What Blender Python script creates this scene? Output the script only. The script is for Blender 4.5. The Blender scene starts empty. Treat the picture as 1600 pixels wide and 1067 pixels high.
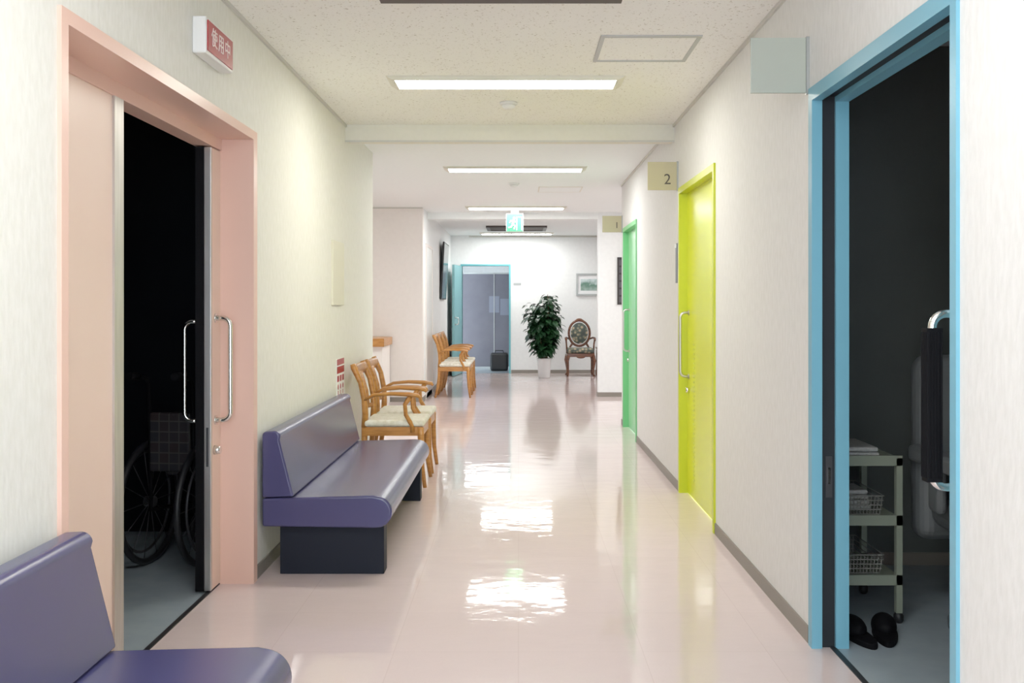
import bpy, bmesh, math, random
from mathutils import Vector, Matrix
random.seed(7)
S=bpy.context.scene
COL=S.collection
# ------------------------------------------------------------------ materials
def mat(name,col,rough=0.5,metal=0.0,spec=0.5,emis=None,estr=0,coat=0.0):
    m=bpy.data.materials.new(name); m.use_nodes=True
    b=m.node_tree.nodes['Principled BSDF']
    b.inputs['Base Color'].default_value=(*col,1)
    b.inputs['Roughness'].default_value=rough
    b.inputs['Metallic'].default_value=metal
    b.inputs['Specular IOR Level'].default_value=spec
    b.inputs['Coat Weight'].default_value=coat
    if emis:
        b.inputs['Emission Color'].default_value=(*emis,1)
        b.inputs['Emission Strength'].default_value=estr
    return m
def nodes(m): return m.node_tree.nodes, m.node_tree.links, m.node_tree.nodes['Principled BSDF']
def noise_mat(name,c1,c2,scale,rough=0.5,bump=0.0,stretch=(1,1,1),detail=4,p0=0.35,p1=0.65,metal=0,bdist=0.01,spec=0.5):
    m=mat(name,c1,rough,metal,spec); n,l,b=nodes(m)
    tc=n.new('ShaderNodeTexCoord'); mp=n.new('ShaderNodeMapping'); mp.inputs['Scale'].default_value=stretch
    nz=n.new('ShaderNodeTexNoise'); nz.inputs['Scale'].default_value=scale; nz.inputs['Detail'].default_value=detail
    cr=n.new('ShaderNodeValToRGB'); cr.color_ramp.elements[0].position=p0; cr.color_ramp.elements[1].position=p1
    cr.color_ramp.elements[0].color=(*c1,1); cr.color_ramp.elements[1].color=(*c2,1)
    l.new(tc.outputs['Object'],mp.inputs['Vector']); l.new(mp.outputs[0],nz.inputs['Vector'])
    l.new(nz.outputs['Fac'],cr.inputs[0]); l.new(cr.outputs[0],b.inputs['Base Color'])
    if bump:
        bp=n.new('ShaderNodeBump'); bp.inputs['Strength'].default_value=bump; bp.inputs['Distance'].default_value=bdist
        l.new(nz.outputs['Fac'],bp.inputs['Height']); l.new(bp.outputs[0],b.inputs['Normal'])
    return m
M_wallL=noise_mat('wallpaper_cream',(.77,.765,.69),(.82,.815,.75),50,.65,.35,(1,1,.35),bdist=.004)
M_wallR=noise_mat('wallpaper_white',(.76,.755,.73),(.81,.805,.785),50,.65,.35,(1,1,.35),bdist=.004)
M_wallF=noise_mat('wall_paint_white',(.83,.85,.845),(.86,.88,.875),20,.6,.05)
M_wallP=noise_mat('wall_paint_peach',(.85,.80,.76),(.87,.82,.78),20,.6,.05)
M_ceilF=noise_mat('ceiling_far',(.88,.915,.905),(.90,.93,.92),30,.8,.05)
M_beam=noise_mat('beam_cream',(.80,.775,.68),(.82,.795,.70),30,.8,.05)
M_ceil=noise_mat('ceiling_acoustic',(.54,.50,.41),(.94,.935,.88),85,.9,.12,detail=3,p0=.30,p1=.375,bdist=.003)
M_trim=mat('trim_grey',(.62,.61,.56),.5)
M_base=mat('baseboard_taupe',(.24,.215,.185),.45)
M_black=mat('black_rubber',(.010,.010,.012),.5)
M_seal=mat('black_seal',(.004,.004,.005),.7,spec=.1)
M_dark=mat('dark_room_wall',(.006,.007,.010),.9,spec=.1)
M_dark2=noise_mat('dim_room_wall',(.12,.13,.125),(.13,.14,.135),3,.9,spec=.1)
M_floor2=noise_mat('blue_grey_vinyl',(.32,.38,.42),(.35,.41,.45),9,.25)
M_chrome=mat('chrome',(.78,.78,.76),.18,1)
M_dmetal=mat('dark_metal',(.05,.05,.055),.5,.5)
M_steel=noise_mat('brushed_steel',(.55,.53,.51),(.64,.62,.60),12,.4,0,(6,6,.3),metal=1)
M_pink=mat('salmon_paint',(.80,.52,.42),.32)
M_pinkL=noise_mat('salmon_laminate',(.84,.62,.50),(.86,.65,.53),3,.35)
M_blue=mat('blue_paint',(.16,.42,.55),.35)
M_teal=mat('teal_paint',(.12,.45,.50),.35)
M_tealL=mat('teal_door',(.22,.48,.51),.35)
M_yel=mat('lime_paint',(.58,.65,.012),.35)
M_yelL=mat('lime_door',(.77,.85,.02),.25)
M_grn=mat('green_paint',(.18,.60,.24),.35)
M_grnL=mat('green_door',(.34,.74,.40),.25)
M_slot=mat('slot_dark',(.018,.021,.025),.6,spec=.2)
M_diff=mat('diffuser',(.9,.9,.9),.4,emis=(1,.99,.97),estr=36)
M_diffC=mat('diffuser_cool',(.9,.9,.9),.4,emis=(.98,.99,1),estr=28)
M_diffW=mat('diffuser_warm',(.9,.9,.9),.4,emis=(1,.975,.88),estr=30)
M_lfr=mat('light_frame',(.75,.72,.60),.4)
M_white=mat('white_plastic',(.80,.80,.78),.35)
M_cer=mat('white_ceramic',(.88,.88,.88),.12)
M_sign=mat('sign_greygreen',(.40,.43,.37),.45)
M_signB=mat('sign_beige',(.50,.45,.28),.4)
M_txt=mat('sign_text',(.06,.05,.04),.5)
M_red=mat('red_panel',(.40,.022,.032),.35)
M_wtxt=mat('white_text',(.85,.70,.68),.5)
M_cream=mat('cream_plate',(.74,.72,.57),.5)
M_vinyl=mat('indigo_vinyl',(.056,.055,.148),.25,spec=.6)
M_benchbase=mat('bench_base',(.010,.013,.022),.6,spec=.2)
M_wood=noise_mat('honey_wood',(.40,.16,.028),(.53,.24,.055),9,.28,0,(1,1,6))
M_dwood=noise_mat('mahogany',(.10,.03,.015),(.17,.06,.026),9,.25,0,(1,1,5))
M_seatf=noise_mat('seat_damask',(.66,.63,.50),(.82,.80,.70),38,.7,.1)
M_leaf=noise_mat('leaf_green',(.008,.036,.014),(.020,.08,.026),7,.38)
M_stem=mat('stem_brown',(.10,.06,.03),.8)
M_soil=mat('soil',(.03,.02,.012),.95)
M_screen=mat('screen_black',(.01,.01,.012),.12)
M_locker=noise_mat('grey_locker',(.135,.13,.155),(.15,.145,.17),4,.6)
M_paper=mat('paper',(.85,.87,.88),.7)
M_notice=mat('notice_paper',(.22,.23,.28),.7)
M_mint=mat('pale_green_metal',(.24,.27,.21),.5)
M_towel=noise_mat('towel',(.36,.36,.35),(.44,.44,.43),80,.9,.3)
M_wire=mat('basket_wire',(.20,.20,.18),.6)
M_greyeq=mat('equipment_grey',(.16,.17,.18),.4)
M_eq=mat('equipment_vinyl',(.13,.14,.145),.5)
M_frameS=mat('picture_frame_silver',(.40,.42,.41),.35,.5)
M_exit=mat('exit_face',(.02,.20,.08),.5,emis=(.10,.85,.28),estr=.60)
M_exitW=mat('exit_white',(.6,.8,.6),.5,emis=(.80,1,.80),estr=.75)
M_ventf=mat('vent_frame',(.04,.028,.024),.5); M_vents=mat('vent_slat',(.08,.065,.055),.5)
M_alu=mat('aluminium',(.46,.47,.46),.4,.3)
M_floor=mat('floor_pink_vinyl',(.78,.64,.62),.055)
n,l,b=nodes(M_floor)
tc=n.new('ShaderNodeTexCoord'); br=n.new('ShaderNodeTexBrick'); br.offset=0
br.inputs['Scale'].default_value=1; br.inputs['Brick Width'].default_value=.45; br.inputs['Row Height'].default_value=.45
br.inputs['Mortar Size'].default_value=.0012; br.inputs['Color1'].default_value=(.765,.63,.61,1); br.inputs['Color2'].default_value=(.785,.65,.63,1)
br.inputs['Mortar'].default_value=(.70,.56,.54,1)
l.new(tc.outputs['Object'],br.inputs['Vector'])
nz=n.new('ShaderNodeTexNoise'); nz.inputs['Scale'].default_value=160; nz.inputs['Detail'].default_value=2
mx=n.new('ShaderNodeMixRGB'); mx.blend_type='MULTIPLY'; mx.inputs[0].default_value=.06
l.new(tc.outputs['Object'],nz.inputs['Vector']); l.new(br.outputs['Color'],mx.inputs[1]); l.new(nz.outputs['Fac'],mx.inputs[2]); l.new(mx.outputs[0],b.inputs['Base Color'])
mp=n.new('ShaderNodeMapping'); mp.inputs['Scale'].default_value=(1,1.4,1); l.new(tc.outputs['Object'],mp.inputs['Vector'])
n2=n.new('ShaderNodeTexNoise'); n2.inputs['Scale'].default_value=4.5; n2.inputs['Detail'].default_value=3
bp=n.new('ShaderNodeBump'); bp.inputs['Strength'].default_value=.32; bp.inputs['Distance'].default_value=.006
l.new(mp.outputs[0],n2.inputs['Vector']); l.new(n2.outputs['Fac'],bp.inputs['Height']); l.new(bp.outputs[0],b.inputs['Normal'])
def tartan():
    m=mat('tartan',(.1,.02,.02),.8); n,l,b=nodes(m)
    tc=n.new('ShaderNodeTexCoord'); br=n.new('ShaderNodeTexBrick'); br.offset=0
    br.inputs['Scale'].default_value=1;br.inputs['Brick Width'].default_value=.05;br.inputs['Row Height'].default_value=.05
    br.inputs['Mortar Size'].default_value=.003
    br.inputs['Color1'].default_value=(.014,.006,.007,1);br.inputs['Color2'].default_value=(.007,.008,.013,1);br.inputs['Mortar'].default_value=(.04,.038,.036,1)
    mp=n.new('ShaderNodeMapping'); mp.inputs['Rotation'].default_value=(0,math.pi/2,0)
    l.new(tc.outputs['Object'],mp.inputs['Vector'])
    l.new(mp.outputs[0],br.inputs['Vector']);l.new(br.outputs['Color'],b.inputs['Base Color']); return m
M_tartan=tartan()
def floral():
    m=mat('floral_tapestry',(.1,.1,.1),.8); n,l,b=nodes(m)
    tc=n.new('ShaderNodeTexCoord'); v=n.new('ShaderNodeTexVoronoi'); v.inputs['Scale'].default_value=16
    cr=n.new('ShaderNodeValToRGB'); e=cr.color_ramp.elements
    e[0].position=0;e[0].color=(.38,.11,.09,1);e[1].position=1;e[1].color=(.06,.07,.06,1)
    for p,c in((.18,(.55,.42,.30,1)),(.36,(.22,.22,.15,1)),(.55,(.07,.09,.08,1))):
        x=e.new(p);x.color=c
    l.new(tc.outputs['Object'],v.inputs['Vector']);l.new(v.outputs['Distance'],cr.inputs[0]);l.new(cr.outputs[0],b.inputs['Base Color']);return m
M_floral=floral()
def painting():
    m=mat('landscape_print',(.4,.5,.45),.6); n,l,b=nodes(m)
    tc=n.new('ShaderNodeTexCoord'); sp=n.new('ShaderNodeSeparateXYZ'); nz=n.new('ShaderNodeTexNoise'); nz.inputs['Scale'].default_value=14
    ad=n.new('ShaderNodeMath'); ad.operation='MULTIPLY_ADD'; ad.inputs[1].default_value=2.2
    sb=n.new('ShaderNodeMath'); sb.operation='MULTIPLY_ADD'; sb.inputs[1].default_value=.5; sb.inputs[2].default_value=.25
    cr=n.new('ShaderNodeValToRGB'); e=cr.color_ramp.elements
    e[0].position=.2;e[0].color=(.35,.45,.42,1);e[1].position=.9;e[1].color=(.75,.82,.82,1)
    x=e.new(.5);x.color=(.10,.22,.16,1);x=e.new(.65);x.color=(.5,.62,.62,1)
    l.new(tc.outputs['Object'],sp.inputs[0]);l.new(tc.outputs['Object'],nz.inputs['Vector'])
    l.new(nz.outputs['Fac'],sb.inputs[0]);l.new(sp.outputs['Z'],ad.inputs[0]);l.new(sb.outputs[0],ad.inputs[2])
    l.new(ad.outputs[0],cr.inputs[0]);l.new(cr.outputs[0],b.inputs['Base Color']);return m
M_art=painting()
# ------------------------------------------------------------------ mesh builder
class MB:
    def __init__(s): s.bm=bmesh.new()
    def box(s,x0,x1,y0,y1,z0,z1,mtx=None):
        vs=[s.bm.verts.new((x,y,z)) for x in(x0,x1) for y in(y0,y1) for z in(z0,z1)]
        if mtx:
            for v in vs: v.co=mtx@v.co
        for f in((0,1,3,2),(4,6,7,5),(0,4,5,1),(2,3,7,6),(0,2,6,4),(1,5,7,3)):
            s.bm.faces.new([vs[i] for i in f])
        return s
    def tube(s,pts,r,seg=10,closed=False,flat=1.0,up=None):
        pts=[Vector(p) for p in pts]; n=len(pts)
        rs=r if isinstance(r,(list,tuple)) else [r]*n
        rings=[]; ref=None
        for i,p in enumerate(pts):
            a=pts[(i-1)%n] if (closed or i>0) else p
            c=pts[(i+1)%n] if (closed or i<n-1) else p
            t=(c-a).normalized()
            if ref is None:
                ref=Vector(up) if up else (Vector((0,0,1)) if abs(t.z)<.9 else Vector((1,0,0)))
            u=(ref-t*ref.dot(t)); 
            if u.length<1e-4: u=t.orthogonal()
            u.normalize(); w=t.cross(u); ref=u
            rings.append([s.bm.verts.new(p+(u*math.cos(k*2*math.pi/seg)+w*math.sin(k*2*math.pi/seg)*flat)*rs[i]) for k in range(seg)])
        for i in range(n if closed else n-1):
            A=rings[i];B=rings[(i+1)%n]
            for k in range(seg):
                f=s.bm.faces.new((A[k],A[(k+1)%seg],B[(k+1)%seg],B[k])); f.smooth=seg>4
        if not closed:
            s.bm.faces.new(rings[0][::-1]); s.bm.faces.new(rings[-1])
        return s
    def prism(s,prof,y0,y1,axis='y'):
        def P(a,b,t): return (a,t,b) if axis=='y' else ((t,a,b) if axis=='x' else (a,b,t))
        A=[s.bm.verts.new(P(a,b,y0)) for a,b in prof]; B=[s.bm.verts.new(P(a,b,y1)) for a,b in prof]
        n=len(prof)
        for i in range(n): s.bm.faces.new((A[i],A[(i+1)%n],B[(i+1)%n],B[i]))
        s.bm.faces.new(A[::-1]); s.bm.faces.new(B); return s
    def lathe(s,prof,seg=32,c=(0,0,0)):
        rings=[]
        for r,z in prof:
            rings.append([s.bm.verts.new((c[0]+r*math.cos(k*2*math.pi/seg),c[1]+r*math.sin(k*2*math.pi/seg),c[2]+z)) for k in range(seg)])
        for A,B in zip(rings,rings[1:]):
            for k in range(seg):
                f=s.bm.faces.new((A[k],A[(k+1)%seg],B[(k+1)%seg],B[k])); f.smooth=True
        s.bm.faces.new(rings[0][::-1]); s.bm.faces.new(rings[-1]); return s
    def ell(s,c,r,seg=20,rings=12,mtx=None):
        g=bmesh.ops.create_uvsphere(s.bm,u_segments=seg,v_segments=rings,radius=1)
        for v in g['verts']:
            v.co=Vector((v.co.x*r[0],v.co.y*r[1],v.co.z*r[2]))
            if mtx: v.co=mtx@v.co
            v.co+=Vector(c)
            for f in v.link_faces: f.smooth=True
        return s
    def obj(s,name,m,parent=None,loc=(0,0,0),rot=(0,0,0),bevel=0,bseg=3,label=None,sub=0,smooth=False,**kw):
        bmesh.ops.recalc_face_normals(s.bm,faces=s.bm.faces)
        me=bpy.data.meshes.new(name); s.bm.to_mesh(me); s.bm.free()
        o=bpy.data.objects.new(name,me); COL.objects.link(o); me.materials.append(m)
        o.location=loc; o.rotation_euler=rot
        if parent: o.parent=parent
        if smooth:
            me.shade_smooth() if hasattr(me,'shade_smooth') else None
        if bevel:
            bv=o.modifiers.new('bevel','BEVEL'); bv.width=bevel; bv.segments=bseg; bv.limit_method='ANGLE'; bv.angle_limit=math.radians(35)
            if smooth: bv.harden_normals=True
        if label: o['label']=label
        for k,v in kw.items(): o[k]=v
        return o
def B(x0,x1,y0,y1,z0,z1): return MB().box(x0,x1,y0,y1,z0,z1)
def thing(name,loc,label,cat,group=None,rot=(0,0,0)):
    e=bpy.data.objects.new(name,None); COL.objects.link(e); e.location=loc; e.rotation_euler=rot; e.empty_display_size=.1
    e['label']=label; e['category']=cat
    if group: e['group']=group
    return e
def clone(root,loc,rot=None,label=None):
    r=root.copy(); COL.objects.link(r); r.location=loc
    if rot is not None: r.rotation_euler=rot
    if label: r['label']=label
    def rec(src,dst):
        for c in list(src.children):
            k=c.copy(); COL.objects.link(k); k.parent=dst; k.matrix_parent_inverse=c.matrix_parent_inverse.copy(); rec(c,k)
    rec(root,r); return r
def struct(mb,name,m,**kw):
    return mb.obj(name,m,kind='structure',**kw)
def text(name,body,size,m,parent,loc,rot,ext=.001,spacing=1.0,label=None):
    cu=bpy.data.curves.new(name,'FONT'); cu.body=body; cu.size=size; cu.extrude=ext; cu.align_x='CENTER'; cu.align_y='CENTER'; cu.space_character=spacing
    t=bpy.data.objects.new('tmp',cu); COL.objects.link(t)
    dg=bpy.context.evaluated_depsgraph_get(); dg.update()
    me=bpy.data.meshes.new_from_object(t.evaluated_get(dg)); bpy.data.objects.remove(t)
    o=bpy.data.objects.new(name,me); COL.objects.link(o); me.materials.clear(); me.materials.append(m)
    o.parent=parent; o.location=loc; o.rotation_euler=rot
    if label:o['label']=label
    return o
R90=math.pi/2
XL,XR,H=-1.20,1.08,2.5
# ------------------------------------------------------------------ shell
b=MB(); T=-.05
b.box(XL-.14,XR+.06,-3,8.2,T,0); b.box(-4.2,XR+.06,8.2,10.4,T,0); b.box(-4.2,4,10.4,13.5,T,0); b.box(-1.3,4,13.5,18.1,T,0)
struct(b,'floor',M_floor)
struct(B(-4,XL-.16,1.5,5.6,T,0),'floor.001',M_floor2)
struct(B(XR+.08,4,1.2,4.9,T,0),'floor.002',M_floor2)
struct(B(-3.5,2.5,18.1,23.5,T,0),'floor.003',M_floor2)
struct(B(XL-.16,XL-.14,2.6,4.6,T,.004),'trim_1',M_black)
struct(B(XR+.06,XR+.08,2.4,3.7,T,.004),'trim_2',M_black)
struct(B(XL-.02,XR+.02,-3,6.9,H,H+.05),'ceiling',M_ceil)
struct(MB().box(-4.2,4,6.9,18.2,H,H+.05).box(-4,XL-.02,1.4,5.6,H,H+.05).box(XR+.02,4,1.2,4.9,H,H+.05),'ceiling.001',M_ceilF)
struct(B(-3.5,2.5,18.2,23.5,H,H+.05),'ceiling.002',M_ceilF)
b=MB(); x0,x1=XR,XR+.125
for y0,y1,z0 in((-3,2.46,0),(2.46,3.66,2.03),(3.66,5.47,0),(5.47,6.64,2.03),(6.64,9.08,0),(9.08,10.18,2.03),(10.18,10.4,0)):
    b.box(x0,x1,y0,y1,z0,H)
struct(b,'wall_right',M_wallR)
b=MB()
for y0,y1,z0 in((-3,2.62,0),(2.62,4.5,2.015),(4.5,8.2,0)): b.box(XL-.13,XL,y0,y1,z0,H)
struct(b,'wall_left',M_wallL)
struct(MB().box(-4.2,XL-.13,8.06,8.2,0,H).box(-4.34,-4.2,8.06,12.94,0,H),'wall_left_alcove',M_wallF)
struct(B(-4.2,-1.23,12.8,12.94,0,H),'wall_reception',M_wallP)
struct(B(-1.37,-1.23,12.94,18.1,0,H),'wall_left_far',M_wallF)
struct(MB().box(XR+.125,4,10.26,10.4,0,H).box(4,4.14,10.26,18.24,0,H),'wall_right_alcove',M_wallF)
struct(B(XR,4,13.5,13.66,0,H),'wall_right_far',M_wallF)
b=MB(); b.box(-1.37,-1.02,18.1,18.24,0,H); b.box(-1.02,-.17,18.1,18.24,1.95,H); b.box(-.17,4,18.1,18.24,0,H)
struct(b,'wall_back',M_wallF)
struct(MB().box(-3.6,-3.5,18.24,23.5,0,H).box(2.5,2.6,18.24,23.5,0,H).box(-3.6,2.6,23.5,23.6,0,H),'wall_far_room',M_wallF)
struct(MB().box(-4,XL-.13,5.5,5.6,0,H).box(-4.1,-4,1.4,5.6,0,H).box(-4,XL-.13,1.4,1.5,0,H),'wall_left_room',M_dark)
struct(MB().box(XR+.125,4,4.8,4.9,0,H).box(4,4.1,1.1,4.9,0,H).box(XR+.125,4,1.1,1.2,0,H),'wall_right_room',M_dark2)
struct(B(XL,XR,6.9,7.05,2.39,H),'trim_beam_1',M_beam)
struct(B(-1.23,XR,13.5,13.7,2.41,H),'trim_beam_2',M_ceilF)
def bb(name,*boxes):
    b=MB()
    for q in boxes: b.box(q[0],q[1],q[2],q[3],0,.06)
    struct(b,name,M_base)
t=.008
bb('baseboard_right',(XR-t,XR,-3,2.42),(XR-t,XR,3.69,5.44),(XR-t,XR,6.67,9.05),(XR-t,XR,10.21,10.4),(XR,4,10.4,10.4+t))
bb('baseboard_left',(XL,XL+t,-3,2.58),(XL,XL+t,4.54,8.2))
bb('baseboard_reception',(-4.2,-1.23,12.8-t,12.8),(-1.23,-1.23+t,12.8-t,18.1))
bb('baseboard_far',(XR-t,4,13.5-t,13.5),(XR-t,XR,13.5,13.66),(-.13,4,18.1-t,18.1),(-1.23,-1.06,18.1-t,18.1))
bb('baseboard_right_room',(XR+.14,4,4.8-t,4.8))
struct(MB().box(XL,XL+.012,-3,6.9,H-.018,H).box(XR-.012,XR,-3,10.4,H-.018,H).box(-4.2,-1.23,12.785,12.8,H-.018,H).box(-.9,4,18.085,18.1,H-.03,H),'trim_ceiling',M_trim)
struct(B(XL,XR,6.888,6.9,2.378,2.39),'trim_beam_edge',M_trim)
# ------------------------------------------------------------------ doors, right blue (door_1)
b=MB(); Z=2.03
b.box(1.070,1.108,3.63,3.675,0,Z+.02); b.box(1.158,1.206,3.63,3.66,0,Z)
b.box(1.070,1.108,2.435,2.470,0,Z+.02); b.box(1.17,1.206,2.455,2.470,0,Z)
b.box(1.070,1.108,2.470,3.63,Z-.030,Z+.02); b.box(1.158,1.206,2.470,3.63,Z-.035,Z)
struct(b,'trim_door_frame_1',M_blue)
struct(MB().box(1.108,1.158,3.645,3.66,0,Z-.015).box(1.108,1.158,2.46,3.66,Z-.015,Z),'trim_slot_1',M_slot)
B(1.131,1.139,3.634,3.640,.60,.66).obj('trim_strike_plate',M_chrome,kind='structure')
struct(B(1.123,1.147,3.638,3.645,.55,.70),'trim_strike_1',M_dmetal)
d=struct(B(1.128,1.154,1.35,2.60,.01,1.99),'door_1',M_blue)
def dhandle(parent,name,x,y,z0,z1,out,r=.011,m=M_chrome,label='chrome pull handle'):
    pts=[(x,y,z1)]; rr=.035*(1 if out>0 else -1)
    for k in range(7):
        a=k/6*R90; pts.append((x+out-rr+rr*math.sin(a),y,z1-abs(rr)+abs(rr)*math.cos(a)))
    for k in range(7):
        a=k/6*R90; pts.append((x+out-rr+rr*math.cos(a),y,z0+abs(rr)-abs(rr)*math.sin(a)))
    pts.append((x,y,z0))
    b=MB().tube(pts,r,12)
    for z in(z0,z1): b.tube([(x,y,z),(x+.006*(1 if out>0 else -1),y,z)],r*1.9,16)
    return b.obj(name,m,parent,label=label)
hd=dhandle(d,'handle',1.128,2.565,.785,1.232,-.062,.011)
g=MB()
g.box(1.046,1.086,2.547,2.583,.80,1.195)
for k in range(5): g.box(1.043,1.047,2.550+k*.007,2.553+k*.007,.81,1.185); g.box(1.049+k*.008,1.052+k*.008,2.543,2.548,.81,1.185)
g.obj('grip',M_seal,hd,bevel=.003,label='black ribbed rubber grip')
def closed_door(n,y0,y1,Mf,Ml,hh,zt=2.02):
    b=MB(); xf=XR-.012
    b.box(xf,XR+.125,y0,y0+.035,0,zt+.01); b.box(xf,XR+.125,y1-.035,y1,0,zt+.01); b.box(xf,XR+.125,y0+.035,y1-.035,zt-.03,zt+.01)
    struct(b,'trim_door_frame_%d'%n,Mf)
    d=struct(B(XR+.045,XR+.085,y0+.035,y1-.035,.006,zt-.03),'door_%d'%n,Ml)
    dhandle(d,'handle',XR+.045,y1-.10,hh[0],hh[1],-.058,.009,m=M_steel)
    MB().tube([(XR+.045,y1-.10,.69),(XR+.022,y1-.10,.69)],.018,16).obj('lock',M_chrome,d,label='chrome lock cylinder')
    return d
dY=closed_door(2,5.45,6.66,M_yel,M_yelL,(.78,1.20))
g=MB()
for k in range(30): g.box(XR+.0435,XR+.046,6.37,6.40,.12+k*.030,.130+k*.030)
g.obj('vent_slots',M_yel,dY,label='column of small ventilation slots')
dG=closed_door(3,9.06,10.2,M_grn,M_grnL,(.78,1.20))
# ------------------------------------------------------------------ left pink door
b=MB(); Z=2.015; xi=XL-.14
b.box(xi-.07,XL+.012,4.47,4.53,0,Z+.02)
b.box(xi-.07,XL+.012,2.59,2.63,0,Z+.02)
b.box(xi,XL+.012,2.63,4.47,Z-.02,Z+.02)
b.box(xi-.07,xi+.008,2.63,4.47,Z-.07,Z-.02)
struct(b,'trim_door_frame_4',M_pink)
struct(MB().box(xi-.045,xi,2.63,3.285,.006,Z-.07),'trim_fixed_panel',M_pinkL)
struct(MB().box(xi-.05,xi+.008,3.285,3.36,0,Z-.07),'trim_post',M_steel)
dP=struct(MB().box(xi-.035,xi+.002,4.345,5.4,.01,Z-.075),'door_4',M_pinkL)
B(xi-.026,xi+.004,4.325,4.345,.01,Z-.075).obj('edge_plate',M_steel,dP,bevel=.002,label='brushed steel door edge')
B(xi-.062,xi-.026,4.32,4.345,.01,Z-.075).obj('edge_seal',M_seal,dP,label='black rubber edge seal')
B(xi-.016,xi-.006,4.322,4.325,.55,.72).obj('latch_plate',M_dmetal,dP,label='dark latch plate in the door edge')
dhandle(dP,'handle',xi+.002,4.395,.745,1.195,.066,.011)
dhandle(dP,'handle',xi-.062,4.36,.745,1.18,-.060,.009)
MB().tube([(xi+.002,4.38,.615),(xi+.03,4.38,.615)],[.021,.018],16).obj('lock',M_chrome,dP,label='chrome lock cylinder')
# ------------------------------------------------------------------ back door (open teal)
b=MB(); b.box(-1.05,-1.02,18.07,18.26,0,1.98); b.box(-.17,-.14,18.07,18.26,0,1.98); b.box(-1.02,-.17,18.07,18.26,1.95,1.98)
struct(b,'trim_door_frame_5',M_teal)
dB=struct(MB().box(-.02,.02,-.84,0,.01,1.94),'door_5',M_tealL,loc=(-1.04,18.07,0),rot=(0,0,math.radians(-6)))
dhandle(dB,'handle',.02,-.76,.90,1.02,.06,.01)
struct(MB().box(-1.229,-1.222,13.2,14.1,0,2.02),'door_6',M_white)
struct(MB().box(-1.23,-1.215,13.15,13.2,0,2.06).box(-1.23,-1.215,14.1,14.15,0,2.06).box(-1.23,-1.215,13.2,14.1,2.02,2.06),'trim_door_frame_6',M_wallP)
th=thing('partition_screen',(-.6,19.4,0),'lavender grey office partition screen in the far room','partition')
MB().box(-.95,.12,-.02,.02,.04,1.84).box(.13,1.1,-.02,.02,.04,1.84).obj('panel',M_locker,th,bevel=.005)
MB().box(-.97,-.95,-.03,.03,0,1.87).box(.12,.135,-.03,.03,0,1.87).box(1.1,1.12,-.03,.03,0,1.87).box(-.97,1.12,-.03,.03,1.84,1.87).obj('frame',M_alu,th)
for i,(x,z,w) in enumerate(((-.47,1.25,.2),(-.27,1.2,.17))):
    B(-w/2,w/2,-.003,.003,-.16,.16).obj('notice_sheet',M_notice,None,loc=(x,19.378,z),label='pale notice sheet pinned on the grey partition',category='paper notice',group='notices on the partition')
bg=thing('rolling_bag',(-.36,18.75,0),'black soft bag standing on the floor past the open door','bag')
MB().box(-.17,.17,-.12,.12,.0,.34).obj('bag_body',M_black,bg,bevel=.05,bseg=4)
MB().tube([(-.08,0,.33),(-.07,0,.38),(.07,0,.38),(.08,0,.33)],.01).obj('handle',M_black,bg)
# ------------------------------------------------------------------ lights
def fixture(loc,m,label,ry=0.13,L=1.31):
    e=thing('ceiling_light',loc,label,'ceiling light','recessed fluorescent ceiling lights')
    h=L/2
    MB().prism([(-h,0),(h,0),(h-.035,-.022),(-h+.035,-.022)],-ry,-ry+.02).prism([(-h,0),(h,0),(h-.035,-.022),(-h+.035,-.022)],ry-.02,ry).prism([(-h,0),(-h+.05,0),(-h+.05,-.022),(-h+.035,-.022)],-ry+.02,ry-.02).prism([(h-.05,0),(h,0),(h-.035,-.022),(h-.05,-.022)],-ry+.02,ry-.02).obj('light_frame',M_lfr,e,label='cream metal frame')
    B(-h+.05,h-.05,-ry+.02,ry-.02,-.021,-.004).obj('diffuser',m,e,label='glowing white diffuser')
    return e
lab='long white fluorescent fixture recessed in the speckled ceiling'
f1=fixture((-.07,5.55,H),M_diffW,lab)
fixture((-.07,1.9,H),M_diffC,lab)
f2=fixture((-.03,9.12,H),M_diff,'long white fluorescent fixture in the plain white ceiling')
for y in(12.8,17.45): clone(f2,(-.03,y,H))
clone(f2,(-.03,-1.6,H)); clone(f2,(-2.6,10.3,H)); clone(f2,(2.6,12,H)); clone(f2,(2.4,16,H))
clone(f2,(-.55,21.6,H))
# ------------------------------------------------------------------ ceiling things
def cassette(y0,y1):
    e=thing('ceiling_vent',(-.07,(y0+y1)/2,H),'dark brown air conditioning grille set in the ceiling','air vent','ceiling air grilles')
    h=(y1-y0)/2
    MB().box(-.485,.485,-h,-h+.05,-.03,0).box(-.485,.485,h-.05,h,-.03,0).box(-.485,-.43,-h+.05,h-.05,-.03,0).box(.43,.485,-h+.05,h-.05,-.03,0).obj('grille_frame',M_ventf,e)
    b=MB()
    for k in range(12): b.box(-.43,.43,-h+.06+k*(2*h-.12)/12,-h+.085+k*(2*h-.12)/12,-.022,-.004)
    b.obj('louvre',M_vents,e); return e
c1=cassette(3.2,4.02); clone(c1,(-.03,16.2,H))
e=thing('ceiling_hatch',(.617,4.845,H),'grey framed square access hatch in the speckled ceiling','access panel')
w=.235;d_=.245
MB().box(-w,w,-d_,-d_+.03,-.006,0).box(-w,w,d_-.03,d_,-.006,0).box(-w,-w+.02,-d_+.03,d_-.03,-.006,0).box(w-.02,w,-d_+.03,d_-.03,-.006,0).obj('hatch_frame',M_alu,e)
B(-w+.02,w-.02,-d_+.03,d_-.03,-.003,0).obj('hatch_panel',M_ceil,e)
e=thing('ceiling_hatch',(.45,10.8,H),'pale square access hatch in the plain white ceiling','access panel')
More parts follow.
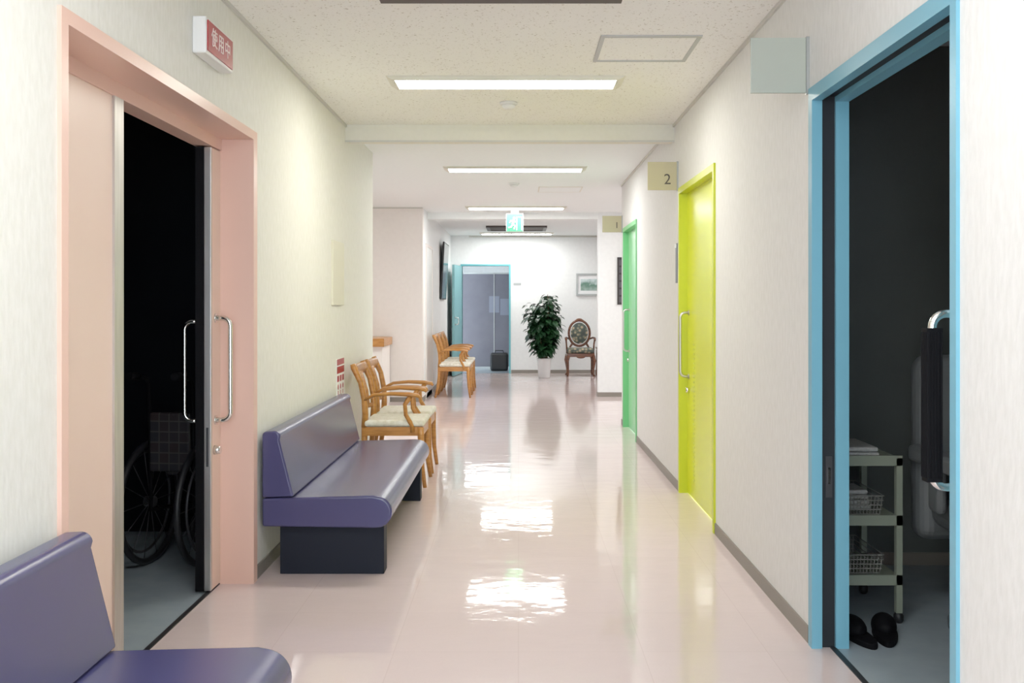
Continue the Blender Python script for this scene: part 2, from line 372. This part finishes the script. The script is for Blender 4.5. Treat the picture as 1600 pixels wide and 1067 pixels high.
MB().box(-w,w,-d_,-d_+.012,-.004,0).box(-w,w,d_-.012,d_,-.004,0).box(-w,-w+.012,-d_+.012,d_-.012,-.004,0).box(w-.012,w,-d_+.012,d_-.012,-.004,0).obj('hatch_frame',M_lfr,e)
B(-w+.012,w-.012,-d_+.012,d_-.012,-.003,0).obj('hatch_panel',M_ceilF,e)
def detector(loc,s,label):
    e=thing('smoke_detector',loc,label,'smoke detector','ceiling smoke detectors')
    MB().lathe([(.055*s,0),(.055*s,-.012),(.045*s,-.018)]).obj('detector_base',M_white,e)
    MB().lathe([(.04*s,-.018),(.038*s,-.03),(.022*s,-.04),(.012*s,-.042)]).obj('sensor_cap',M_white,e)
detector((-.06,6.14,H),1.0,'round white smoke detector on the speckled ceiling')
detector((-.045,10.25,H),1.0,'round white smoke detector on the plain white ceiling')
e=thing('exit_sign',(-.047,13.0,2.5),'glowing green and white running-person exit sign hanging from the ceiling','exit sign')
MB().box(-.112,.112,-.025,.025,-.30,-.065).obj('sign_box',M_white,e,bevel=.004)
MB().box(-.05,.05,-.015,.015,-.065,0).obj('bracket',M_white,e)
B(-.107,.107,-.029,-.025,-.295,-.070).obj('sign_face',M_exit,e,label='glowing green face')
g=MB(); y0,y1=-.032,-.029
g.box(.02,.030,y0,y1,-.28,-.105).box(.03,.085,y0,y1,-.115,-.105).box(.085,.095,y0,y1,-.28,-.105)
g.tube([(-.01,-.032,-.125),(-.01,-.029,-.125)],.016,12)
g.tube([(-.012,-.0305,-.145),(-.03,-.0305,-.205)],.016,8); g.tube([(-.03,-.0305,-.205),(.002,-.0305,-.225),(-.012,-.0305,-.27)],.010,8); g.tube([(-.03,-.0305,-.205),(-.045,-.0305,-.24),(-.085,-.0305,-.248)],.010,8)
g.tube([(-.015,-.0305,-.150),(.012,-.0305,-.18)],.008,8); g.tube([(-.015,-.0305,-.150),(-.055,-.0305,-.162),(-.068,-.0305,-.19)],.008,8)
g.obj('pictogram',M_exitW,e,label='white running person and doorway')
# ------------------------------------------------------------------ signs
def platesign(y,x0,z0,z1,m,txt,label,tx=.05,size=.09):
    e=thing('room_sign',(XR,y,z0),label,'sign','projecting room signs')
    w=XR-x0
    B(-w,-.012,-.006,.006,0,z1-z0).obj('sign_plate',m,e,bevel=.002)
    B(-.012,0,-.009,.009,-.004,z1-z0+.004).obj('bracket',M_frameS,e,label='thin grey metal bracket')
    if txt: text('numeral',txt,size,M_txt,e,(-tx,-.0075,.07),(R90,0,0))
platesign(3.70,.862,2.04,2.245,M_sign,None,'blank grey-green square sign projecting above the blue doorway')
platesign(6.72,.872,2.025,2.215,M_signB,'2','beige square sign with numeral 2 above the lime door',.075,.10)
platesign(10.32,.87,2.0,2.17,M_signB,'1','beige square sign with numeral 1 above the green door',.06,.09)
e=thing('occupied_sign',(XL,3.83,2.25),'white wall-mounted light box with red in-use panel above the pink door','sign')
MB().box(0,.052,-.17,.17,-.068,.068).obj('sign_box',M_white,e,bevel=.006)
B(.052,.056,-.158,.158,-.056,.056).obj('sign_panel',M_red,e,label='red lettered panel')
text('lettering','使用中',.075,M_wtxt,e,(.0572,0,.0),(R90,0,R90),spacing=1.25,label='white Japanese characters')
B(-.004,.012,-.2,.2,-.21,.21).obj('wall_panel',M_cream,None,loc=(XL,6.59,1.46),bevel=.003,label='cream blank upright panel fixed on the cream wall',category='wall panel')
e=thing('instruction_poster',(XL,6.7,.76),'small red and white instruction poster on the cream wall','poster')
B(-.003,.003,-.14,.14,-.12,.13).obj('sheet',M_paper,e)
g=MB(); g.box(.003,.0045,-.13,.13,.09,.13).box(.003,.0045,-.13,.13,.035,.08)
for k in range(3):
    yy=-.09+k*.09
    g.box(.003,.0045,yy-.03,yy+.03,-.02,.02); g.tube([(.003,yy,-.055),(.0045,yy,-.055)],.018,10); g.box(.003,.0045,yy-.008,yy+.008,-.11,-.08)
g.obj('print',M_red,e,label='red printed pictograms')
e=thing('leaflet_holder',(XR,6.78,1.40),'dark grey clipboard hanging on the wall beside the lime door','clipboard')
MB().box(-.006,.003,-.03,.03,0,.27).obj('board',M_greyeq,e,bevel=.002)
MB().box(-.011,-.006,-.02,.02,.24,.265).obj('clip',M_chrome,e)
e=thing('notice_board',(1.6,13.49,1.57),'dark grid display board on the white wall','notice board')
MB().box(-.26,.26,-.012,.01,-.32,.32).obj('board',mat('board_dark',(.03,.025,.025),.5),e)
g=MB()
for i in range(4):
    for j in range(6): g.box(-.235+i*.12,-.135+i*.12,-.016,-.012,-.29+j*.1,-.215+j*.1)
g.obj('cards',mat('card_dark',(.09,.09,.10),.5),e)
e=thing('framed_picture',(1.30,18.09,1.61),'silver framed landscape print on the white back wall','picture')
MB().box(-.25,.25,-.03,.01,.17,.2).box(-.25,.25,-.03,.01,-.2,-.17).box(-.25,-.22,-.03,.01,-.17,.17).box(.22,.25,-.03,.01,-.17,.17).obj('frame',M_frameS,e)
B(-.22,.22,-.012,.01,-.17,.17).obj('mat_board',M_paper,e)
B(-.17,.17,-.015,-.012,-.11,.10).obj('print',M_art,e)
B(-.07,.07,-.006,.003,-.02,.02).obj('name_plate',M_frameS,None,loc=(-.02,18.1,1.62),label='tiny grey name plate on the white back wall',category='plate')
e=thing('television',(-1.185,16.0,1.78),'black flat screen television tilted on the white side wall','television',rot=(0,math.radians(3),0))
MB().box(-.015,.012,-.5,.5,-.45,.45).obj('housing',M_black,e,bevel=.005)
B(.012,.014,-.48,.48,-.43,.43).obj('screen',M_screen,e)
B(-.045,-.015,-.15,.15,-.12,.12).obj('wall_mount',M_black,e)
# ------------------------------------------------------------------ benches
def arc(cx,cz,r,a0,a1,n=8): return [(cx+r*math.cos(math.radians(a0+(a1-a0)*k/n)),cz+r*math.sin(math.radians(a0+(a1-a0)*k/n))) for k in range(n+1)]
def bench(y0,L,label):
    e=thing('waiting_bench',(XL,y0,0),label,'bench','indigo vinyl waiting benches')
    p=[(.02,.232),(.53,.225)]+arc(.545,.298,.073,-80,80,18)+[(.53,.375),(.02,.362)]
    MB().prism(p,0,L).obj('seat',M_vinyl,e,bevel=.012,bseg=4,smooth=True)
    p=[(.02,.365),(.165,.37)]+[(.10,.63)]+arc(.075,.642,.03,10,95,8)+arc(.04,.65,.02,95,180,6)
    MB().prism(p,0,L).obj('backrest',M_vinyl,e,bevel=.010,bseg=4,smooth=True)
    for a in(.055,L-.16): MB().box(.09,.575,a,a+.10,0,.228).obj('leg',M_benchbase,e,bevel=.004,label='black panel leg')
    B(.10,.55,.155,L-.16,.185,.226).obj('seat_frame',M_benchbase,e,label='black under-seat frame')
    return e
b1=bench(4.58,1.93,'indigo vinyl waiting bench beside the pink door frame and wooden chairs')
clone(b1,(XL,.64,0),label='indigo vinyl waiting bench before the pink sliding doorway')
# ------------------------------------------------------------------ wooden chairs
def wood_chair(loc,label,grp):
    e=thing('wooden_armchair',loc,label,'chair',grp)
    for s in(-1,1):
        MB().tube([(.195,s*.205,.41),(.198,s*.207,.28),(.205,s*.21,.14),(.225,s*.213,0)],[.024,.021,.017,.014],8).obj('leg',M_wood,e)
    for s in(-1,1):
        MB().tube([(-.19,s*.19,.42),(-.195,s*.19,.28),(-.215,s*.192,.13),(-.245,s*.195,0)],[.023,.02,.018,.016],8).obj('leg',M_wood,e)
    MB().box(-.18,.185,-.215,-.19,.355,.415).box(-.18,.185,.19,.215,.355,.415).box(.185,.212,-.215,.215,.355,.415).box(-.205,-.18,-.215,.215,.355,.415).obj('seat_frame',M_wood,e)
    MB().box(-.195,.222,-.225,.225,.415,.462).obj('seat',M_seatf,e,bevel=.022,bseg=4,label='cream damask seat cushion')
    b=MB()
    for s in(-1,1):
        b.tube([(-.19,s*.195,.41),(-.185,s*.2,.5),(-.19,s*.205,.60),(-.215,s*.21,.72),(-.262,s*.212,.82),(-.27,s*.212,.845)],[.024,.022,.021,.02,.022,.018],8)
    for z,x,h in((.80,-.25,.05),(.53,-.192,.02)):
        pts=[(x-.02*(1-(k/4-1)**2),-.2+k*.05,z) for k in range(9)]
        b.tube(pts,h*.8,8,flat=.45,up=(0,0,1))
    for yy in(-.08,-.027,.027,.08):
        b.tube([(-.20,yy,.53),(-.213,yy,.64),(-.26,yy,.79)],.013,8,flat=.5,up=(0,1,0))
    b.obj('backrest',M_wood,e,label='curved slatted backrest')
    for s in(-1,1):
        b=MB().tube([(-.19,s*.21,.60),(-.12,s*.228,.635),(0,s*.238,.645),(.12,s*.24,.64),(.18,s*.238,.632),(.195,s*.237,.615)],[.017,.02,.022,.026,.024,.014],8,flat=.62,up=(0,1,0))
        b.tube([(.13,s*.237,.63),(.09,s*.232,.57),(.095,s*.225,.50),(.135,s*.215,.43),(.14,s*.21,.38)],[.018,.015,.015,.017,.017],8)
        b.obj('armrest',M_wood,e)
    return e
g1='wooden armchairs beside the bench'
w1=wood_chair((-.865,7.03,0),'honey wood armchair with cream seat next to the indigo bench',g1)
clone(w1,(-.865,7.60,0),label='honey wood armchair with cream seat near the wall corner')
for y in(13.55,14.15,14.75):
    k=clone(w1,(-.87,y,0),label='honey wood armchair in a row along the white wall'); k['group']='wooden armchairs in the far row'
# ------------------------------------------------------------------ ornate armchair (faces -Y)
e=thing('ornate_armchair',(1.08,17.45,0),'carved dark wood armchair with floral tapestry upholstery beside potted plant','chair')
MB().ell((0,.2,.74),(.155,.035,.19),24,14).obj('back_cushion',M_floral,e,label='oval floral tapestry back pad')
pts=[(.185*math.cos(a),.215+.0*a,.74+.225*math.sin(a)) for a in [k*2*math.pi/36 for k in range(36)]]
b=MB().tube(pts,.022,8,closed=True,up=(0,1,0)); b.ell((0,.21,.975),(.06,.02,.028)); b.ell((-.05,.21,.962),(.03,.018,.02)); b.ell((.05,.21,.962),(.03,.018,.02))
for s in(-1,1): b.tube([(s*.12,.215,.565),(s*.16,.215,.50),(s*.17,.21,.40)],[.02,.018,.022],8)
b.obj('back_frame',M_dwood,e)
MB().box(-.235,.235,-.23,.22,.40,.49).obj('seat',M_floral,e,bevel=.04,bseg=4,label='padded floral tapestry seat')
b=MB().box(-.24,.24,-.235,.225,.34,.40); b.ell((0,-.235,.345),(.08,.012,.03)); b.obj('seat_frame',M_dwood,e,bevel=.01)
for sx in(-1,1):
    for sy in(-1,1):
        MB().tube([(sx*.215,sy*.205,.36),(sx*.235,sy*.225,.27),(sx*.22,sy*.21,.13),(sx*.215,sy*.205,.05),(sx*.235,sy*.225,0)],[.034,.03,.017,.014,.022],8).obj('leg',M_dwood,e)
    b=MB().tube([(sx*.185,.2,.64),(sx*.235,.10,.665),(sx*.255,-.03,.66),(sx*.25,-.12,.645),(sx*.25,-.15,.62)],[.016,.018,.02,.022,.014],8)
    b.tube([(sx*.25,-.10,.64),(sx*.24,-.05,.55),(sx*.23,-.08,.40)],[.016,.014,.018],8); b.obj('armrest',M_dwood,e)
e=thing('side_table',(1.50,17.5,0),'small dark wooden side table next to the ornate chair','table')
MB().box(-.14,.14,-.14,.14,.47,.50).obj('table_top',M_dwood,e,bevel=.006)
MB().box(-.12,.12,-.12,.12,.40,.47).obj('apron',M_dwood,e)
for sx in(-1,1):
    for sy in(-1,1): MB().tube([(sx*.11,sy*.11,.45),(sx*.11,sy*.11,.2),(sx*.12,sy*.12,0)],[.018,.015,.011],8).obj('leg',M_dwood,e)
# ------------------------------------------------------------------ plant
e=thing('potted_plant',(.44,17.0,0),'tall leafy green plant in a white cylindrical pot','plant')
MB().lathe([(.092,0),(.10,.01),(.118,.30),(.125,.31),(.125,.335),(.112,.335),(.108,.30),(.02,.295)],36).obj('pot',M_cer,e)
MB().lathe([(.106,.295),(.106,.305),(.02,.312)],24).obj('soil',M_soil,e)
stem=MB(); tips=[]
for k in range(12):
    a=k*2.4; rr=.04; lean=random.uniform(.09,.17); top=random.uniform(1.02,1.38) if k else 1.42
    if k==0: lean=.02
    P=[(rr*math.cos(a),rr*math.sin(a),.29)]
    for j in range(1,7):
        t_=j/6; P.append(((rr+lean*math.sin(t_*1.5))*math.cos(a),(rr+lean*math.sin(t_*1.5))*math.sin(a),.29+(top-.29)*t_))
    stem.tube(P,[.012*(1-.6*j/6) for j in range(7)],6); tips.append(P)
stem.obj('stems',M_stem,e)
lf=MB()
def leaf(o,dr,L,W):
    dr=Vector(dr).normalized(); side=dr.cross(Vector((0,0,1)))
    if side.length<.1: side=Vector((1,0,0))
    side.normalize(); up=side.cross(dr)
    rows=[]
    for t_,w in((0,.02),(.15,.6),(.4,1),(.65,.9),(.88,.4),(1,.02)):
        c=Vector(o)+dr*L*t_-Vector((0,0,1))*L*.55*t_*t_
        rows.append([lf.bm.verts.new(c+side*W*w*s+up*W*.2*abs(s)*w) for s in(-1,0,1)])
    for A,Bq in zip(rows,rows[1:]):
        for q in(0,1):
            f=lf.bm.faces.new((A[q],A[q+1],Bq[q+1],Bq[q])); f.smooth=True
for P in tips:
    for k in range(105):
        t_=random.uniform(.14,1)*6*.999; i=int(t_); f=t_-i
        p=Vector(P[i]).lerp(Vector(P[i+1]),f)
        a=random.uniform(0,2*math.pi); rad=random.uniform(.0,.15)*max(.3,1.1-abs(p.z-1.0)*1.2)
        d=Vector((math.cos(a),math.sin(a),random.uniform(-.5,.5)))
        p2=p+Vector((d.x*rad,d.y*rad,abs(d.z)*rad*.6))
        leaf(p2,d,random.uniform(.09,.14),random.uniform(.034,.052))
lf.obj('foliage',M_leaf,e)
# ------------------------------------------------------------------ reception counter
e=thing('reception_counter',(-2.1,12.4,0),'cream reception counter with wooden top against the peach wall','counter')
B(-1.4,.45,-.33,.38,0,.74).obj('counter_body',M_wallP,e)
B(-1.45,.48,-.40,.39,.74,.84).obj('counter_top',M_wood,e,bevel=.008,label='honey wood counter top')
B(-1.3,.40,-.34,-.33,.05,.62).obj('front_panel',M_wallF,e)
# ------------------------------------------------------------------ wheelchair (local: faces +X, folded narrow)
e=thing('wheelchair',(-1.64,4.86,0),'folded wheelchair with tartan upholstery inside the dark room','wheelchair',rot=(0,0,math.radians(82)))
def circ(c,r,n=36): return [(c[0]+r*math.cos(k*2*math.pi/n),c[1],c[2]+r*math.sin(k*2*math.pi/n)) for k in range(n)]
for s in(-.5,.5):
    w=MB().tube(circ((-.05,s*.28,.30),.284),.016,8,closed=True,up=(0,1,0)).obj('rear_wheel',M_black,e)
    g=MB().tube(circ((-.05,s*.33,.30),.24),.007,8,closed=True,up=(0,1,0)); g.obj('hand_rim',M_dmetal,w)
    g=MB()
    for k in range(14):
        a=k*2*math.pi/14; g.tube([(-.05,s*.28,.30),(-.05+.275*math.cos(a),s*.28,.30+.275*math.sin(a))],.002,5)
    g.tube([(-.05,s*.23,.30),(-.05,s*.33,.30)],.025,12); g.obj('spokes',M_dmetal,w)
    MB().tube(circ((.38,s*.22,.075),.06,20),.014,8,closed=True,up=(0,1,0)).tube([(.38,s*.19,.075),(.38,s*.25,.075)],.02,10).tube([(.38,s*.22,.075),(.36,s*.22,.22)],.01,8).obj('caster',M_black,e)
    MB().tube([(-.22,s*.22,.92),(-.14,s*.22,.90),(-.12,s*.22,.88),(-.1,s*.22,.45),(-.1,s*.22,.27),(.36,s*.22,.22),(.36,s*.22,.45),(-.1,s*.22,.47)],.010,8).tube([(.36,s*.22,.45),(.44,s*.2,.30),(.47,s*.18,.14)],.010,8).tube([(-.1,s*.24,.68),(.24,s*.24,.68),(.27,s*.23,.64),(.27,s*.22,.45)],.010,8).obj('side_frame',M_seal,e)
    MB().box(-.08,.2,s*.24-.02,s*.24+.02,.68,.71).obj('arm_pad',M_seal,e,bevel=.01)
    MB().tube([(-.22,s*.22,.92),(-.30,s*.22,.925)],.018,10).obj('push_grip',M_seal,e)
    MB().box(.455,.475,s*.18-.05,s*.18+.05,.08,.20).obj('footrest',M_seal,e,bevel=.005)
MB().prism([(-.10,.54),(-.02,.44),(.02,.44),(.10,.54),(.10,.55),(0,.46),(-.10,.55)],-.10,.34,axis='x').obj('seat',M_tartan,e)
MB().box(-.135,-.105,-.10,.10,.46,.74).obj('backrest',M_tartan,e,bevel=.01)
# ------------------------------------------------------------------ trolley in right room
e=thing('shelf_trolley',(1.385,4.13,0),'pale green metal shelf trolley standing in the dim room','trolley')
for sx in(-1,1):
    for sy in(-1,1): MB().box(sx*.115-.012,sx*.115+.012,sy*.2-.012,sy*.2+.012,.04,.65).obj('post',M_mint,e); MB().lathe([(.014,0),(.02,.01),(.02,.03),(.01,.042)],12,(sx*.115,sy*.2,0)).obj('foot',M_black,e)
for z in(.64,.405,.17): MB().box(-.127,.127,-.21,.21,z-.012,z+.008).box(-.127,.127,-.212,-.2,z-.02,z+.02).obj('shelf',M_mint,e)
def basket(z,sc=1):
    q=thing('wire_basket',(1.37,4.13,z),'small pale wire basket on the green trolley shelf','basket','baskets on the trolley')
    b=MB(); w,d,h=.085,.17,.075
    for k in range(5):
        zz=h*k/4; ww=w-.012*(1-k/4); dd=d-.012*(1-k/4)
        b.tube([(-ww,-dd,zz+.004),(ww,-dd,zz+.004),(ww,dd,zz+.004),(-ww,dd,zz+.004)],.0022,4,closed=True)
    for k in range(12):
        x=-w+.008+k*(2*w-.016)/11; b.tube([(x,-d,h),(x*.92,-d+.012,.004),(x*.92,d-.012,.004),(x,d,h)],.0018,4)
    b.obj('wire_frame',M_wire,q); return q
basket(.415); basket(.18)
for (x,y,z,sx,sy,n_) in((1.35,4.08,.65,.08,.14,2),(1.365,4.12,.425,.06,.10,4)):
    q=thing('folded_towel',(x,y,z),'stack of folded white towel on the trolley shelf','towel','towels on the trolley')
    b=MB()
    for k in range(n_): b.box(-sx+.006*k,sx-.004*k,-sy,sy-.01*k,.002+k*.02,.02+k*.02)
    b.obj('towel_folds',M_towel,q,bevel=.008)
for i,(x,y,r) in enumerate(((1.275,3.74,.15),(1.385,3.76,-.25))):
    q=thing('slipper',(x,y,0),'black slipper lying on the dim room floor','slipper','black slippers by the trolley',rot=(0,0,r))
    p=[(.045*math.cos(a)*(1+.12*math.sin(a)),.13*math.sin(a)) for a in [k*2*math.pi/24 for k in range(24)]]
    MB().prism(p,0,.022,axis='z').obj('sole',M_seal,q,bevel=.005)
    MB().ell((0,.045,.03),(.047,.075,.045)).obj('upper',M_seal,q)
e=thing('treatment_chair',(1.91,3.80,0),'grey upholstered treatment chair in the dim room','chair')
MB().lathe([(.25,0),(.25,.03),(.09,.07),(.07,.35)],28).obj('pedestal',M_eq,e)
MB().box(-.25,.25,-.30,.25,.36,.52).obj('seat',M_eq,e,bevel=.06,bseg=5)
MB().box(-.30,.30,.20,.33,.30,1.05).obj('backrest',M_eq,e,bevel=.06,bseg=5)
MB().box(-.14,.14,.22,.31,1.08,1.30).obj('headrest',M_eq,e,bevel=.04,bseg=5)
MB().tube([(0,.27,1.0),(0,.27,1.12)],.02).obj('headrest_post',M_chrome,e)
for s in(-1,1): MB().box(s*.29-.04,s*.29+.04,-.2,.25,.62,.69).box(s*.29-.02,s*.29+.02,.0,.1,.45,.62).obj('armrest',M_eq,e,bevel=.02)
# ------------------------------------------------------------------ camera, world
cam=bpy.data.cameras.new('camera'); co=bpy.data.objects.new('camera',cam); COL.objects.link(co)
co.location=(0,0,1.257); co.rotation_euler=(R90,0,0); cam.lens=35; cam.sensor_width=36; cam.shift_x=-.00625; cam.shift_y=-.0366
cam.clip_start=.05
S.camera=co
w=bpy.data.worlds.new('world'); S.world=w; w.use_nodes=True
bgN=w.node_tree.nodes['Background']; bgN.inputs[0].default_value=(.78,.89,1,1); bgN.inputs[1].default_value=8
S.view_settings.view_transform='Standard'; S.view_settings.exposure=0.04; S.view_settings.look='None'; S.view_settings.gamma=1.12
